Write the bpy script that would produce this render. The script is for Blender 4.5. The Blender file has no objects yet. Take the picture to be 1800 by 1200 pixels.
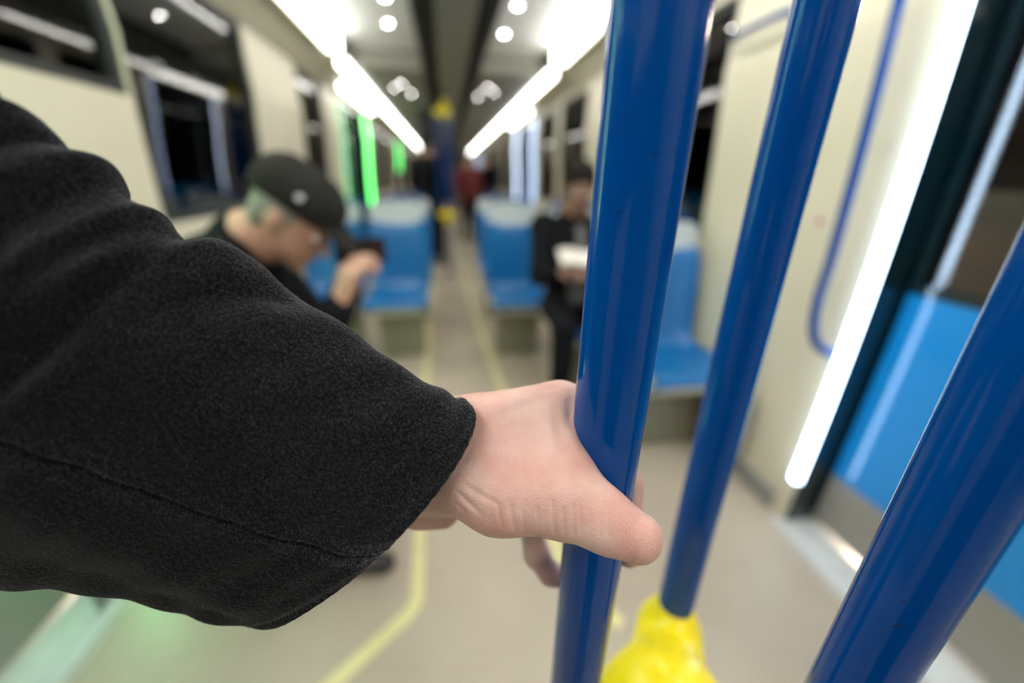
import bpy, math, random
import numpy as np
from mathutils import Vector, Matrix
random.seed(4); rng = np.random.default_rng(4)
PI = math.pi
sc = bpy.context.scene
col = sc.collection

# ---------------------------------------------------------------- camera geometry (14 mm lens, pitched down)
FPX = 706.0
RM = np.array([[0.98832257, -0.04250324, 0.14632833],
               [-0.15152377, -0.37557174, 0.91432293],
               [0.01609509, -0.92581820, -0.37762628]])
CAM = np.array([0.0, 0.0, 1.25])
def at(u, v, z):
    """world position of something seen at pixel (u,v), z metres deep"""
    return CAM + RM @ np.array([u - 900.0, v - 600.0, FPX]) * z / FPX

# ---------------------------------------------------------------- materials
def mat(name, color, rough=0.5, metal=0.0, spec=0.5, coat=0.0, sheen=0.0, emis=None, estr=0.0, noise=None, bump=None, sss=0.0, coatr=0.05):
    m = bpy.data.materials.new(name); m.use_nodes = True
    nt = m.node_tree; b = nt.nodes['Principled BSDF']
    b.inputs['Base Color'].default_value = (*color, 1)
    b.inputs['Roughness'].default_value = rough
    b.inputs['Metallic'].default_value = metal
    b.inputs['Specular IOR Level'].default_value = spec
    b.inputs['Coat Weight'].default_value = coat
    b.inputs['Coat Roughness'].default_value = coatr
    b.inputs['Sheen Weight'].default_value = sheen
    b.inputs['Sheen Roughness'].default_value = 0.4
    if sss:
        b.inputs['Subsurface Weight'].default_value = sss
        b.inputs['Subsurface Radius'].default_value = (1.0, .35, .2)
        b.inputs['Subsurface Scale'].default_value = 0.004
    if emis:
        b.inputs['Emission Color'].default_value = (*emis, 1)
        b.inputs['Emission Strength'].default_value = estr
    tc = nt.nodes.new('ShaderNodeTexCoord')
    if noise:      # (scale, second colour, contrast lo, hi)
        n = nt.nodes.new('ShaderNodeTexNoise'); n.inputs['Scale'].default_value = noise[0]; n.inputs['Detail'].default_value = 5
        r = nt.nodes.new('ShaderNodeValToRGB')
        r.color_ramp.elements[0].position = noise[2]; r.color_ramp.elements[0].color = (*color, 1)
        r.color_ramp.elements[1].position = noise[3]; r.color_ramp.elements[1].color = (*noise[1], 1)
        nt.links.new(tc.outputs['Object'], n.inputs['Vector'])
        nt.links.new(n.outputs['Fac'], r.inputs['Fac']); nt.links.new(r.outputs['Color'], b.inputs['Base Color'])
    if bump:       # (scale, strength, distance)
        n = nt.nodes.new('ShaderNodeTexNoise'); n.inputs['Scale'].default_value = bump[0]; n.inputs['Detail'].default_value = 4
        bp = nt.nodes.new('ShaderNodeBump'); bp.inputs['Strength'].default_value = bump[1]; bp.inputs['Distance'].default_value = bump[2]
        nt.links.new(tc.outputs['Object'], n.inputs['Vector'])
        nt.links.new(n.outputs['Fac'], bp.inputs['Height']); nt.links.new(bp.outputs['Normal'], b.inputs['Normal'])
    return m

def srgb(r, g, b):
    f = lambda c: (c/255/12.92) if c/255 <= .04045 else ((c/255+.055)/1.055)**2.4
    return (f(r), f(g), f(b))

M = {}
M['pole'] = mat('blue pole paint', (0.0003, 0.050, 0.245), .11, spec=.22, bump=(900, .012, .0004))
M['pole2'] = M['pole']
M['yellow'] = mat('yellow plastic', (0.86, 0.69, 0.008), .30, spec=.4, bump=(60, .05, .002))
M['yellow_far'] = M['yellow']
M['cream'] = mat('cream wall panel', srgb(214, 207, 184), .42, noise=(1.4, srgb(205, 198, 176), .35, .7))
M['white'] = mat('white ceiling panel', srgb(246, 246, 242), .4)
M['grey_ceil'] = mat('grey ceiling panel', srgb(150, 148, 138), .5)
M['grey'] = mat('grey plastic', srgb(140, 142, 140), .45)
M['black'] = mat('black rubber', (.012, .013, .014), .5)
M['black_gloss'] = mat('black glossy frame', (.004, .018, .026), .12, coat=.6)
M['seat_blue'] = mat('blue seat plastic', (.002, .12, .35), .32, coat=.05, bump=(40, .04, .002))
M['door_blue'] = mat('blue door panel', (.006, .235, .62), .10, coat=.3)
M['lt_grey'] = mat('light grey plastic', srgb(176, 186, 190), .35)
M['steel'] = mat('brushed steel', srgb(222, 226, 226), .22, metal=.08, spec=.8, noise=(8, srgb(206, 210, 212), .4, .7))
M['kick'] = mat('grey kick plate', srgb(150, 146, 138), .4, metal=.2)
M['wool'] = None
M['jacket'] = mat('black jacket cloth', (.007, .007, .009), .8, spec=.08, bump=(70, .3, .004))
M['trousers'] = mat('dark trousers', (.008, .008, .011), .8, spec=.08, bump=(80, .3, .003))
M['grey_cloth'] = mat('grey knit cloth', (.10, .10, .10), .8, bump=(120, .4, .003))
M['red_cloth'] = mat('red coat cloth', (.13, .012, .01), .8, bump=(60, .3, .004))
M['cap'] = mat('dark cap cloth', (.020, .019, .017), .8, spec=.08, bump=(150, .3, .002))
M['skin2'] = mat('skin of seated people', (.50, .30, .21), .45, noise=(25, (.42, .22, .15), .4, .75), sss=.15)
M['skin3'] = mat('darker skin', (.24, .13, .09), .5, noise=(25, (.20, .10, .07), .4, .75))
M['hair_grey'] = mat('grey cropped hair', (.22, .21, .17), .7, bump=(300, .5, .003))
M['hair_dark'] = mat('dark hair', (.012, .010, .009), .7, spec=.1, bump=(250, .5, .003))
M['phone'] = mat('dark phone case', (.014, .007, .006), .5, spec=.1)
M['screen'] = mat('dark phone glass', (.004, .004, .005), .2, spec=.2)
M['paper'] = mat('white paper', srgb(235, 228, 220), .6)
M['shoe'] = mat('black shoe leather', (.012, .012, .012), .35)
M['red'] = mat('red button plastic', (.55, .03, .02), .35)
M['asphalt'] = mat('wet asphalt', (.02, .02, .022), .35, noise=(2, (.035, .033, .03), .35, .7))
M['brick'] = mat('red brown facade', (.16, .065, .045), .8, noise=(3, (.09, .06, .045), .35, .65))
M['eye'] = mat('eye white', (.7, .68, .65), .2)
M['iris'] = mat('dark iris', (.02, .015, .01), .15)

def emat(name, c, s):
    m = bpy.data.materials.new(name); m.use_nodes = True
    b = m.node_tree.nodes['Principled BSDF']
    b.inputs['Base Color'].default_value = (.8, .8, .8, 1)
    b.inputs['Emission Color'].default_value = (*c, 1); b.inputs['Emission Strength'].default_value = s
    return m
M['e_ceil'] = emat('ceiling led diffuser', (1, .985, .94), 16)
M['e_door'] = emat('white door led', (.56, .76, 1.0), 10)
M['e_blue'] = emat('cool white door led', (.42, .60, 1.0), 2.6)
M['e_blue_bright'] = emat('bright cool white door led', (.55, .70, 1.0), 4.2)
M['e_green'] = emat('green door led', (.05, 1.0, .14), 5.5)
M['e_green_dim'] = emat('dim green door led', (.03, .8, .2), .9)
M['e_green_near'] = emat('near green door led', (.34, 1.0, .46), 24)
M['e_spot'] = emat('downlight led', (1, .97, .93), 60)
M['e_spot_dim'] = emat('small downlight led', (1, .97, .93), 60)
M['e_ceil_far'] = emat('distant ceiling led diffuser', (1, .98, .92), 10)
M['pedestal'] = mat('seat pedestal', srgb(128, 124, 106), .5)
M['e_sign'] = emat('led blue', (.02, .05, 1.0), 3)
M['e_street'] = emat('street lamp glow', (1, .86, .66), 25)
M['e_sgreen'] = emat('green lamp glow', (.35, .9, .45), 4)

def glass_mat(name, tint=(.8, .85, .88)):
    m = bpy.data.materials.new(name); m.use_nodes = True
    nt = m.node_tree; nt.nodes.clear()
    o = nt.nodes.new('ShaderNodeOutputMaterial'); mx = nt.nodes.new('ShaderNodeMixShader')
    t = nt.nodes.new('ShaderNodeBsdfTransparent'); t.inputs['Color'].default_value = (*tint, 1)
    g = nt.nodes.new('ShaderNodeBsdfGlossy'); g.inputs['Roughness'].default_value = .02
    fr = nt.nodes.new('ShaderNodeFresnel'); fr.inputs['IOR'].default_value = 1.75
    nt.links.new(fr.outputs[0], mx.inputs[0]); nt.links.new(t.outputs[0], mx.inputs[1]); nt.links.new(g.outputs[0], mx.inputs[2])
    nt.links.new(mx.outputs[0], o.inputs['Surface'])
    return m
M['glass'] = glass_mat('window glass', (.62, .62, .62))

def floor_mat():
    m = mat('speckled floor linoleum', (.3, .26, .2), .42, spec=.35)
    nt = m.node_tree; b = nt.nodes['Principled BSDF']; tc = nt.nodes['Texture Coordinate']
    n1 = nt.nodes.new('ShaderNodeTexNoise'); n1.inputs['Scale'].default_value = 1.6; n1.inputs['Detail'].default_value = 6
    n2 = nt.nodes.new('ShaderNodeTexNoise'); n2.inputs['Scale'].default_value = 160
    r = nt.nodes.new('ShaderNodeValToRGB')
    r.color_ramp.elements[0].position = .3; r.color_ramp.elements[0].color = (*srgb(176, 162, 144), 1)
    r.color_ramp.elements[1].position = .7; r.color_ramp.elements[1].color = (*srgb(198, 186, 168), 1)
    mx = nt.nodes.new('ShaderNodeMixRGB'); mx.blend_type = 'MULTIPLY'; mx.inputs[0].default_value = .25
    nt.links.new(tc.outputs['Object'], n1.inputs['Vector']); nt.links.new(tc.outputs['Object'], n2.inputs['Vector'])
    nt.links.new(n1.outputs['Fac'], r.inputs['Fac']); nt.links.new(r.outputs['Color'], mx.inputs[1]); nt.links.new(n2.outputs['Color'], mx.inputs[2])
    nt.links.new(mx.outputs[0], b.inputs['Base Color'])
    return m
M['floor'] = floor_mat()
M['yellow_line'] = mat('pale yellow floor paint', srgb(224, 217, 158), .4, noise=(14, srgb(214, 205, 150), .4, .7))

def skin_mat():
    m = mat('pink skin of the gripping hand', (.62, .38, .31), .42, sss=.10)
    nt = m.node_tree; b = nt.nodes['Principled BSDF']; tc = nt.nodes['Texture Coordinate']
    b.inputs['Specular IOR Level'].default_value = .42
    n1 = nt.nodes.new('ShaderNodeTexNoise'); n1.inputs['Scale'].default_value = 38; n1.inputs['Detail'].default_value = 5
    r = nt.nodes.new('ShaderNodeValToRGB')
    r.color_ramp.elements[0].position = .36; r.color_ramp.elements[0].color = (.58, .315, .265, 1)
    r.color_ramp.elements[1].position = .64; r.color_ramp.elements[1].color = (.68, .455, .395, 1)
    nt.links.new(tc.outputs['Object'], n1.inputs['Vector']); nt.links.new(n1.outputs['Fac'], r.inputs['Fac'])
    nt.links.new(r.outputs['Color'], b.inputs['Base Color'])
    v = nt.nodes.new('ShaderNodeTexVoronoi'); v.inputs['Scale'].default_value = 900
    v.feature = 'DISTANCE_TO_EDGE'
    n2 = nt.nodes.new('ShaderNodeTexNoise'); n2.inputs['Scale'].default_value = 260; n2.inputs['Detail'].default_value = 4
    for q in (v, n2): nt.links.new(tc.outputs['Object'], q.inputs['Vector'])
    ad = nt.nodes.new('ShaderNodeMath'); ad.operation = 'ADD'
    nt.links.new(v.outputs['Distance'], ad.inputs[0]); nt.links.new(n2.outputs['Fac'], ad.inputs[1])
    bp = nt.nodes.new('ShaderNodeBump'); bp.inputs['Strength'].default_value = .6; bp.inputs['Distance'].default_value = .0007
    nt.links.new(ad.outputs[0], bp.inputs['Height']); nt.links.new(bp.outputs['Normal'], b.inputs['Normal'])
    return m
M['skin'] = skin_mat()
M['scratch'] = mat('dark scratch in paint', (.004, .008, .02), .6, spec=.2)

def wool_mat():
    m = mat('charcoal wool', (.006, .006, .008), .9, sheen=.08)
    nt = m.node_tree; b = nt.nodes['Principled BSDF']; tc = nt.nodes['Texture Coordinate']
    b.inputs['Sheen Roughness'].default_value = .5
    b.inputs['Specular IOR Level'].default_value = .10
    n1 = nt.nodes.new('ShaderNodeTexNoise'); n1.inputs['Scale'].default_value = 900; n1.inputs['Detail'].default_value = 3
    n2 = nt.nodes.new('ShaderNodeTexNoise'); n2.inputs['Scale'].default_value = 380; n2.inputs['Detail'].default_value = 4
    for q in (n1, n2): nt.links.new(tc.outputs['Object'], q.inputs['Vector'])
    r = nt.nodes.new('ShaderNodeValToRGB')
    r.color_ramp.elements[0].position = .42; r.color_ramp.elements[0].color = (.0012, .0012, .0017, 1)
    r.color_ramp.elements[1].position = .72; r.color_ramp.elements[1].color = (.020, .020, .026, 1)
    nt.links.new(n1.outputs['Fac'], r.inputs['Fac']); nt.links.new(r.outputs['Color'], b.inputs['Base Color'])
    ad = nt.nodes.new('ShaderNodeMath'); ad.operation = 'ADD'
    nt.links.new(n1.outputs['Fac'], ad.inputs[0]); nt.links.new(n2.outputs['Fac'], ad.inputs[1])
    bp = nt.nodes.new('ShaderNodeBump'); bp.inputs['Strength'].default_value = .8; bp.inputs['Distance'].default_value = .0011
    nt.links.new(ad.outputs[0], bp.inputs['Height']); nt.links.new(bp.outputs['Normal'], b.inputs['Normal'])
    return m
M['wool'] = wool_mat()
M['fuzz'] = mat('wool fibre', (.22, .22, .26), .6)

# ---------------------------------------------------------------- object helpers
def link(name, verts, faces, m, parent=None, smooth=False, origin=None):
    me = bpy.data.meshes.new(name)
    verts = [tuple(map(float, v)) for v in verts] if not isinstance(verts, np.ndarray) else verts.tolist()
    faces = faces.tolist() if isinstance(faces, np.ndarray) else faces
    me.from_pydata(verts, [], faces); me.validate(); me.update()
    if smooth:
        me.polygons.foreach_set('use_smooth', [True]*len(me.polygons))
    if m: me.materials.append(M[m] if isinstance(m, str) else m)
    o = bpy.data.objects.new(name, me); col.objects.link(o)
    if parent is not None:
        o.parent = parent
        if parent.type == 'EMPTY' and parent.parent is None and origin is None:
            o.matrix_parent_inverse = Matrix.Translation(-Vector(parent.location)) if parent.get('_w') else Matrix()
    return o
def tag(o, label=None, cat=None, group=None, kind=None):
    if label: o['label'] = label
    if cat: o['category'] = cat
    if group: o['group'] = group
    if kind: o['kind'] = kind
    return o
def empty(name, loc=(0, 0, 0), label=None, cat=None, group=None, world=True):
    o = bpy.data.objects.new(name, None); col.objects.link(o); o.location = loc; o.empty_display_size = .05
    if world: o['_w'] = 1     # children are given in world coordinates
    return tag(o, label, cat, group)
def copy_tree(o, loc, parent=None, label=None):
    c = o.copy(); col.objects.link(c)
    if parent is None:
        c.location = loc
        if label: c['label'] = label
    else: c.parent = parent
    for ch in list(o.children): copy_tree(ch, None, c)
    return c

class MB:
    def __init__(s): s.v = []; s.f = []
    def box(s, x0, x1, y0, y1, z0, z1):
        n = len(s.v)
        s.v += [(x, y, z) for z in (z0, z1) for y in (y0, y1) for x in (x0, x1)]
        s.f += [[n+i for i in q] for q in ((0, 2, 3, 1), (4, 5, 7, 6), (0, 1, 5, 4), (2, 6, 7, 3), (0, 4, 6, 2), (1, 3, 7, 5))]
        return s
    def tube(s, pts, r, n=24, caps=True):
        pts = [np.array(p, float) for p in pts]; rs = r if isinstance(r, (list, tuple)) else [r]*len(pts)
        b0 = len(s.v); up = None
        for i, p in enumerate(pts):
            t = (pts[min(i+1, len(pts)-1)] - pts[max(i-1, 0)]); t /= np.linalg.norm(t)
            if up is None:
                a = np.array([1., 0, 0]) if abs(t[0]) < .8 else np.array([0, 1., 0])
                up = np.cross(t, a); up /= np.linalg.norm(up)
            else:
                up = up - t*(up @ t); up /= np.linalg.norm(up)
            w = np.cross(t, up)
            for k in range(n):
                a = 2*PI*k/n; s.v.append(tuple(p + rs[i]*(math.cos(a)*up + math.sin(a)*w)))
        for i in range(len(pts)-1):
            for k in range(n):
                k2 = (k+1) % n
                s.f.append([b0+i*n+k, b0+i*n+k2, b0+(i+1)*n+k2, b0+(i+1)*n+k])
        if caps:
            s.f.append([b0+k for k in range(n)][::-1]); s.f.append([b0+(len(pts)-1)*n+k for k in range(n)])
        return s
    def disc(s, c, r, h, axis, n=24):
        a = np.array(axis, float); c = np.array(c, float)
        return s.tube([c, c+a*h], r, n)
    def build(s, name, m, parent=None, smooth=False, bevel=0, origin=None):
        o = link(name, s.v, s.f, m, parent, smooth, origin)
        if bevel:
            md = o.modifiers.new('bevel', 'BEVEL'); md.width = bevel; md.segments = 2; md.limit_method = 'ANGLE'
        if smooth:
            md = o.modifiers.new('wn', 'WEIGHTED_NORMAL') if False else None
        return o
def autosmooth(o, ang=40):
    me = o.data
    me.polygons.foreach_set('use_smooth', [True]*len(me.polygons))
    try: me.set_sharp_from_angle(angle=math.radians(ang))
    except Exception: pass
    return o

def struct(name, mb, m, bevel=0):
    o = mb.build(name, m, None, bevel=bevel); o['kind'] = 'structure'; return o

# ---------------------------------------------------------------- signed distance solids -> one continuous mesh
def quad_nets(D, org, h):
    """surface nets on grid D"""
    S = D < 0
    nx, ny, nz = D.shape
    cs = np.zeros((nx-1, ny-1, nz-1), np.int8)
    for i in (0, 1):
        for j in (0, 1):
            for k in (0, 1):
                cs += S[i:nx-1+i, j:ny-1+j, k:nz-1+k]
    act = (cs > 0) & (cs < 8)
    idx = -np.ones(act.shape, np.int64); ij = np.argwhere(act); idx[act] = np.arange(len(ij))
    acc = np.zeros((len(ij), 3)); cnt = np.zeros(len(ij))
    corners = [(i, j, k) for i in (0, 1) for j in (0, 1) for k in (0, 1)]
    for a in corners:
        for ax in range(3):
            if a[ax] == 0:
                b = list(a); b[ax] = 1
                da = D[ij[:, 0]+a[0], ij[:, 1]+a[1], ij[:, 2]+a[2]]; db = D[ij[:, 0]+b[0], ij[:, 1]+b[1], ij[:, 2]+b[2]]
                m = (da < 0) != (db < 0)
                t = np.where(m, da/np.where(m, da-db, 1), 0)
                p = np.repeat(np.array([a], float), len(ij), 0); p[:, ax] += t
                acc[m] += p[m]; cnt[m] += 1
    V = (ij + acc/cnt[:, None])*h + org
    F = []
    for ax in range(3):
        sl0 = [slice(None)]*3; sl1 = [slice(None)]*3; sl0[ax] = slice(0, -1); sl1[ax] = slice(1, None)
        cr = S[tuple(sl0)] != S[tuple(sl1)]
        e = np.argwhere(cr); u, w = [(1, 2), (2, 0), (0, 1)][ax]
        ok = (e[:, u] > 0) & (e[:, w] > 0) & (e[:, u] < D.shape[u]-1) & (e[:, w] < D.shape[w]-1); e = e[ok]
        flip = S[tuple(sl0)][e[:, 0], e[:, 1], e[:, 2]]
        def c(du, dw):
            q = e.copy(); q[:, u] += du; q[:, w] += dw
            return idx[q[:, 0], q[:, 1], q[:, 2]]
        f = np.stack([c(-1, -1), c(0, -1), c(0, 0), c(-1, 0)], 1)
        f[~flip] = f[~flip][:, ::-1]
        F.append(f)
    return V, np.concatenate(F)

def sdf_mesh(prims, h, k=.01, pad=None):
    """prims: ('c', a, b, ra, rb[,k]) tapered capsule; ('e', centre, radii, rot|None[,k]) ellipsoid; ('x', same as e) carve out"""
    lo = []; hi = []
    for p in prims:
        if p[0] == 'x': continue
        if p[0] == 'c':
            r = max(p[3], p[4]); lo.append(np.minimum(p[1], p[2])-r); hi.append(np.maximum(p[1], p[2])+r)
        else:
            r = max(p[2]); lo.append(np.array(p[1])-r); hi.append(np.array(p[1])+r)
    lo = np.min(lo, 0)-3*h-.004; hi = np.max(hi, 0)+3*h+.004
    n = np.ceil((hi-lo)/h).astype(int)+1
    D = np.full(n, 1.0, np.float32)
    ax = [lo[i]+h*np.arange(n[i]) for i in range(3)]
    for p in prims:
        kk = p[5] if (p[0] == 'c' and len(p) > 5) else (p[4] if (p[0] != 'c' and len(p) > 4) else k)
        if p[0] == 'c':
            a = np.array(p[1], float); b = np.array(p[2], float); r = max(p[3], p[4])
            l = np.minimum(a, b)-r-kk-3*h; u = np.maximum(a, b)+r+kk+3*h
        else:
            cc = np.array(p[1], float); r = max(p[2]); l = cc-r-kk-3*h; u = cc+r+kk+3*h
        i0 = np.clip(((l-lo)/h).astype(int), 0, n); i1 = np.clip(((u-lo)/h).astype(int)+2, 0, n)
        X, Y, Z = np.meshgrid(*[ax[i][i0[i]:i1[i]] for i in range(3)], indexing='ij')
        if p[0] == 'c':
            ab = b-a; L2 = ab @ ab + 1e-12
            t = np.clip(((X-a[0])*ab[0]+(Y-a[1])*ab[1]+(Z-a[2])*ab[2])/L2, 0, 1)
            d = np.sqrt((X-a[0]-t*ab[0])**2+(Y-a[1]-t*ab[1])**2+(Z-a[2]-t*ab[2])**2)-(p[3]+(p[4]-p[3])*t)
        else:
            R = np.array(p[3]) if p[3] is not None else np.eye(3)     # columns = local axes
            q = np.stack([X-cc[0], Y-cc[1], Z-cc[2]], -1) @ R
            rr = np.array(p[2], float)
            k0 = np.sqrt(((q/rr)**2).sum(-1)); k1 = np.sqrt(((q/rr**2)**2).sum(-1))
            d = k0*(k0-1)/np.maximum(k1, 1e-9)
        sub = (slice(i0[0], i1[0]), slice(i0[1], i1[1]), slice(i0[2], i1[2]))
        o = D[sub]
        if p[0] == 'x':
            hh = np.maximum(kk-np.abs(o+d), 0)/kk; D[sub] = np.maximum(o, -d)+hh*hh*kk*.25
        else:
            hh = np.maximum(kk-np.abs(o-d), 0)/kk; D[sub] = np.minimum(o, d)-hh*hh*kk*.25
    return quad_nets(D, lo, h)

def basis(fwd, up=(0, 0, 1)):
    f = np.array(fwd, float); f /= np.linalg.norm(f); u = np.array(up, float); u -= f*(u @ f); u /= np.linalg.norm(u)
    s = np.cross(f, u)
    return np.stack([s, f, u], 1)     # columns side, forward, up

#CUT-SETTING
# ================================================================ THE SETTING
XR, XL, ZC = 1.27, -1.10, 2.22
Y0, Y1 = -2.2, 21.0
o = struct('floor', MB().box(XL-.2, XR+.2, Y0, Y1, -.06, 0), 'floor')
# painted lines on the floor
def ribbon(pts, w, z=.0015):
    mb = MB(); P = [np.array(p, float) for p in pts]
    for i, p in enumerate(P):
        t = P[min(i+1, len(P)-1)]-P[max(i-1, 0)]; t /= np.linalg.norm(t); nrm = np.array([-t[1], t[0]])*w/2
        for q in (p-nrm, p+nrm):
            mb.v.append((q[0], q[1], .0002)); mb.v.append((q[0], q[1], z))
    for i in range(len(P)-1):
        a = 4*i; b = a+4
        mb.f += [[a+1, a+3, b+3, b+1], [a, a+1, b+1, b], [a+3, a+2, b+2, b+3]]
    return mb
arc = [(-.145-.0+.10*(math.cos(a)-1), .93-.10*math.sin(a)) for a in np.linspace(0, .85, 7)]
struct('trim_1', ribbon([(-.27, 8.5), (-.21, 3.68), (-.155, 1.19)] + arc + [(-.36, .70), (-.72, .42)], .042), 'yellow_line')
struct('trim_2', ribbon([(.15, 8.5), (.22, 4.0), (.30, 2.19), (.345, 1.2), (.345, .95), (.41, .83), (.47, .74)], .042), 'yellow_line')
# ceiling
struct('ceiling', MB().box(XL-.1, XR+.1, Y0, Y1, 2.36, 2.42), 'white')
mb = MB(); mb.box(-.80, -.15, Y0, 4.55, 2.32, 2.36).box(.35, .98, Y0, 4.55, 2.32, 2.36)
struct('ceiling_panel', mb, 'white', .01)
mb = MB(); mb.box(-.80, -.17, 4.55, Y1, 2.17, 2.36).box(.37, .98, 4.55, Y1, 2.17, 2.36).box(-.02, .24, Y0, Y1, 2.19, 2.36)  # grey past the bulkhead also stands for the dimmer light there
struct('ceiling_centre', mb, 'grey_ceil', .01)
mb = MB(); mb.box(-.165, -.02, Y0, Y1, 2.24, 2.36).box(.24, .365, Y0, Y1, 2.24, 2.36)
mb.box(-.165, -.125, Y0, Y1, 2.17, 2.24).box(.325, .365, Y0, Y1, 2.17, 2.24)
struct('ceiling_slot', mb, 'black')
def cove(x0, z0, x1, z1):
    mb = MB(); t = .03
    mb.v = [(x, y, z) for y in (Y0, Y1) for x, z in ((x0, z0), (x1, z1), (x1, z1+t), (x0, z0+t))]
    mb.f = [[0, 1, 2, 3], [7, 6, 5, 4], [0, 4, 5, 1], [1, 5, 6, 2], [2, 6, 7, 3], [3, 7, 4, 0]]
    return mb
struct('ceiling_left', cove(-.89, 2.235, XL, 2.04), 'cream')
struct('ceiling_right', cove(1.07, 2.235, XR, 2.04), 'cream')

def wall_side(name, X, s, wins, doors):
    """side wall from box pieces; s=+1 wall body beyond X. wins: (y0,y1,z0,z1); doors: (y0,y1)"""
    t = .12; xa, xb = (X, X+t) if s > 0 else (X-t, X)
    cuts = sorted([(w[0], w[1], 'w', w[2], w[3]) for w in wins] + [(d[0], d[1], 'd', 0, 2.02) for d in doors])
    y = Y0; n = 0; mb = MB()
    for a, b, kd, z0, z1 in cuts:
        if a > y+1e-4: mb.box(xa, xb, y, a, 0, 2.3)
        if kd == 'w' and z0 > 0: mb.box(xa, xb, a, b, 0, z0)
        mb.box(xa, xb, a, b, z1, 2.3)
        y = b
    mb.box(xa, xb, y, Y1, 0, 2.3)
    struct(name, mb, 'cream')
def window(i, X, s, y0, y1, z0, z1):
    f = MB(); w = .035; xa, xb = X+s*.012, X+s*.10
    xa, xb = min(xa, xb), max(xa, xb)
    f.box(xa, xb, y0, y0+w, z0, z1).box(xa, xb, y1-w, y1, z0, z1).box(xa, xb, y0+w, y1-w, z0, z0+w).box(xa, xb, y0+w, y1-w, z1-w, z1)
    fr = struct('window_%d' % i, f, 'black', .004)
    g = MB().box(min(X+s*.04, X+s*.046), max(X+s*.04, X+s*.046), y0+w, y1-w, z0+w, z1-w).build('pane', 'glass', fr)
R_w = [(1.97, 3.30, .98, 2.0), (3.95, 4.85, .98, 2.0), (5.05, 6.0, .98, 2.0), (8.3, 9.6, .98, 2.0), (9.9, 11.3, .98, 2.0), (11.6, 13.2, .98, 2.0), (13.4, 15.0, .98, 2.0)]
R_d = [(-.38, 1.034), (6.35, 7.75), (16.2, 17.6)]
L_w = [(1.22, 1.88, 1.5, 2.03), (1.885, 2.98, 1.05, 2.03), (3.85, 4.55, .98, 2.03), (7.3, 8.6, .98, 2.03), (8.9, 10.2, .98, 2.03), (13, 14.6, .98, 2.03)]
L_d = [(-.38, 1.14), (5.2, 6.6), (10.9, 12.3)]
wall_side('wall_right', XR, 1, R_w, R_d); wall_side('wall_left', XL, -1, L_w, L_d)
n = 1
for w in R_w: window(n, XR, 1, *w); n += 1
for w in L_w: window(n, XL, -1, *w); n += 1
struct('wall_partition', MB().box(-.36, -.04, 6.9, 6.96, 0, 2.2), 'black', .004)
struct('wall_back', MB().box(XL, XR, Y0-.05, Y0, 0, 2.3), 'grey'); struct('wall_front', MB().box(XL, XR, Y1, Y1+.05, 0, 2.3), 'grey_ceil')
# seams of the wall panel beside the right door
mb = MB()
for z in (.905, 1.36): mb.box(XR-.002, XR+.001, 1.10, 1.93, z, z+.003)
for y in (1.50,): mb.box(XR-.002, XR+.001, y, y+.003, .4, 2.05)
struct('trim_3', mb, 'cream')
struct('trim_4', MB().box(XR-.012, XR+.002, 1.10, 6.3, .0, .09), 'grey', .003)
struct('trim_5', MB().box(XL-.002, XL+.012, 1.0, 5.1, .0, .09), 'grey', .003)

# doors
def door(i, X, s, y0, y1, handle=True):
    xo = X+s*.105
    def b(mb, xa, xb, *r): return mb.box(min(xa, xb), max(xa, xb), *r)
    f = MB()
    b(f, X+s*.002, X+s*.17, y0, y0+.006, 0, 2.02); b(f, X+s*.002, X+s*.17, y1-.006, y1, 0, 2.02); b(f, X+s*.002, X+s*.17, y0, y1, 1.99, 2.02)
    fr = struct('door_%d' % i, f, 'black_gloss', .003)
    ym = (y0+y1)/2
    for (a, c) in ((y0+.024, ym-.004), (ym+.004, y1-.024)):
        fw = .055
        aw = .03 if c > ym else fw
        lf = MB(); b(lf, xo, xo+s*.03, a, c, .24, .94)
        lf = lf.build('leaf_panel', 'door_blue', fr)
        k = MB(); b(k, xo, xo+s*.03, a, c, .03, .24); k.build('kick_plate', 'kick', fr)
        r = MB(); b(r, xo-s*.004, xo+s*.03, a, a+fw, .94, 1.98); b(r, xo-s*.004, xo+s*.03, c-.025, c, .94, 1.98)
        b(r, xo-s*.004, xo+s*.03, a+fw, c-.025, .94, .97); b(r, xo-s*.004, xo+s*.03, a+fw, c-.025, 1.94, 1.98); r.build('glazing_frame', 'black_gloss', fr)
        g = MB(); b(g, xo+s*.002, xo+s*.008, a+fw, c-.025, .97, 1.94); g.build('pane', 'glass', fr)
    t = MB(); b(t, X-s*.045, X+s*.17, y0-.02, y1+.02, .0005, .004)
    for q in range(6): b(t, X-s*(.07-.026*q), X-s*(.062-.026*q), y0-.02, y1+.02, .004, .006)
    struct('trim_%d' % (10+i), t, 'steel')
door(1, XR, 1, *R_d[0]); door(2, XR, 1, *R_d[1]); door(3, XL, -1, *L_d[0]); door(4, XL, -1, *L_d[1]); door(5, XR, 1, *R_d[2]); door(6, XL, -1, *L_d[2])
for k in (1,): pass

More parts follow.
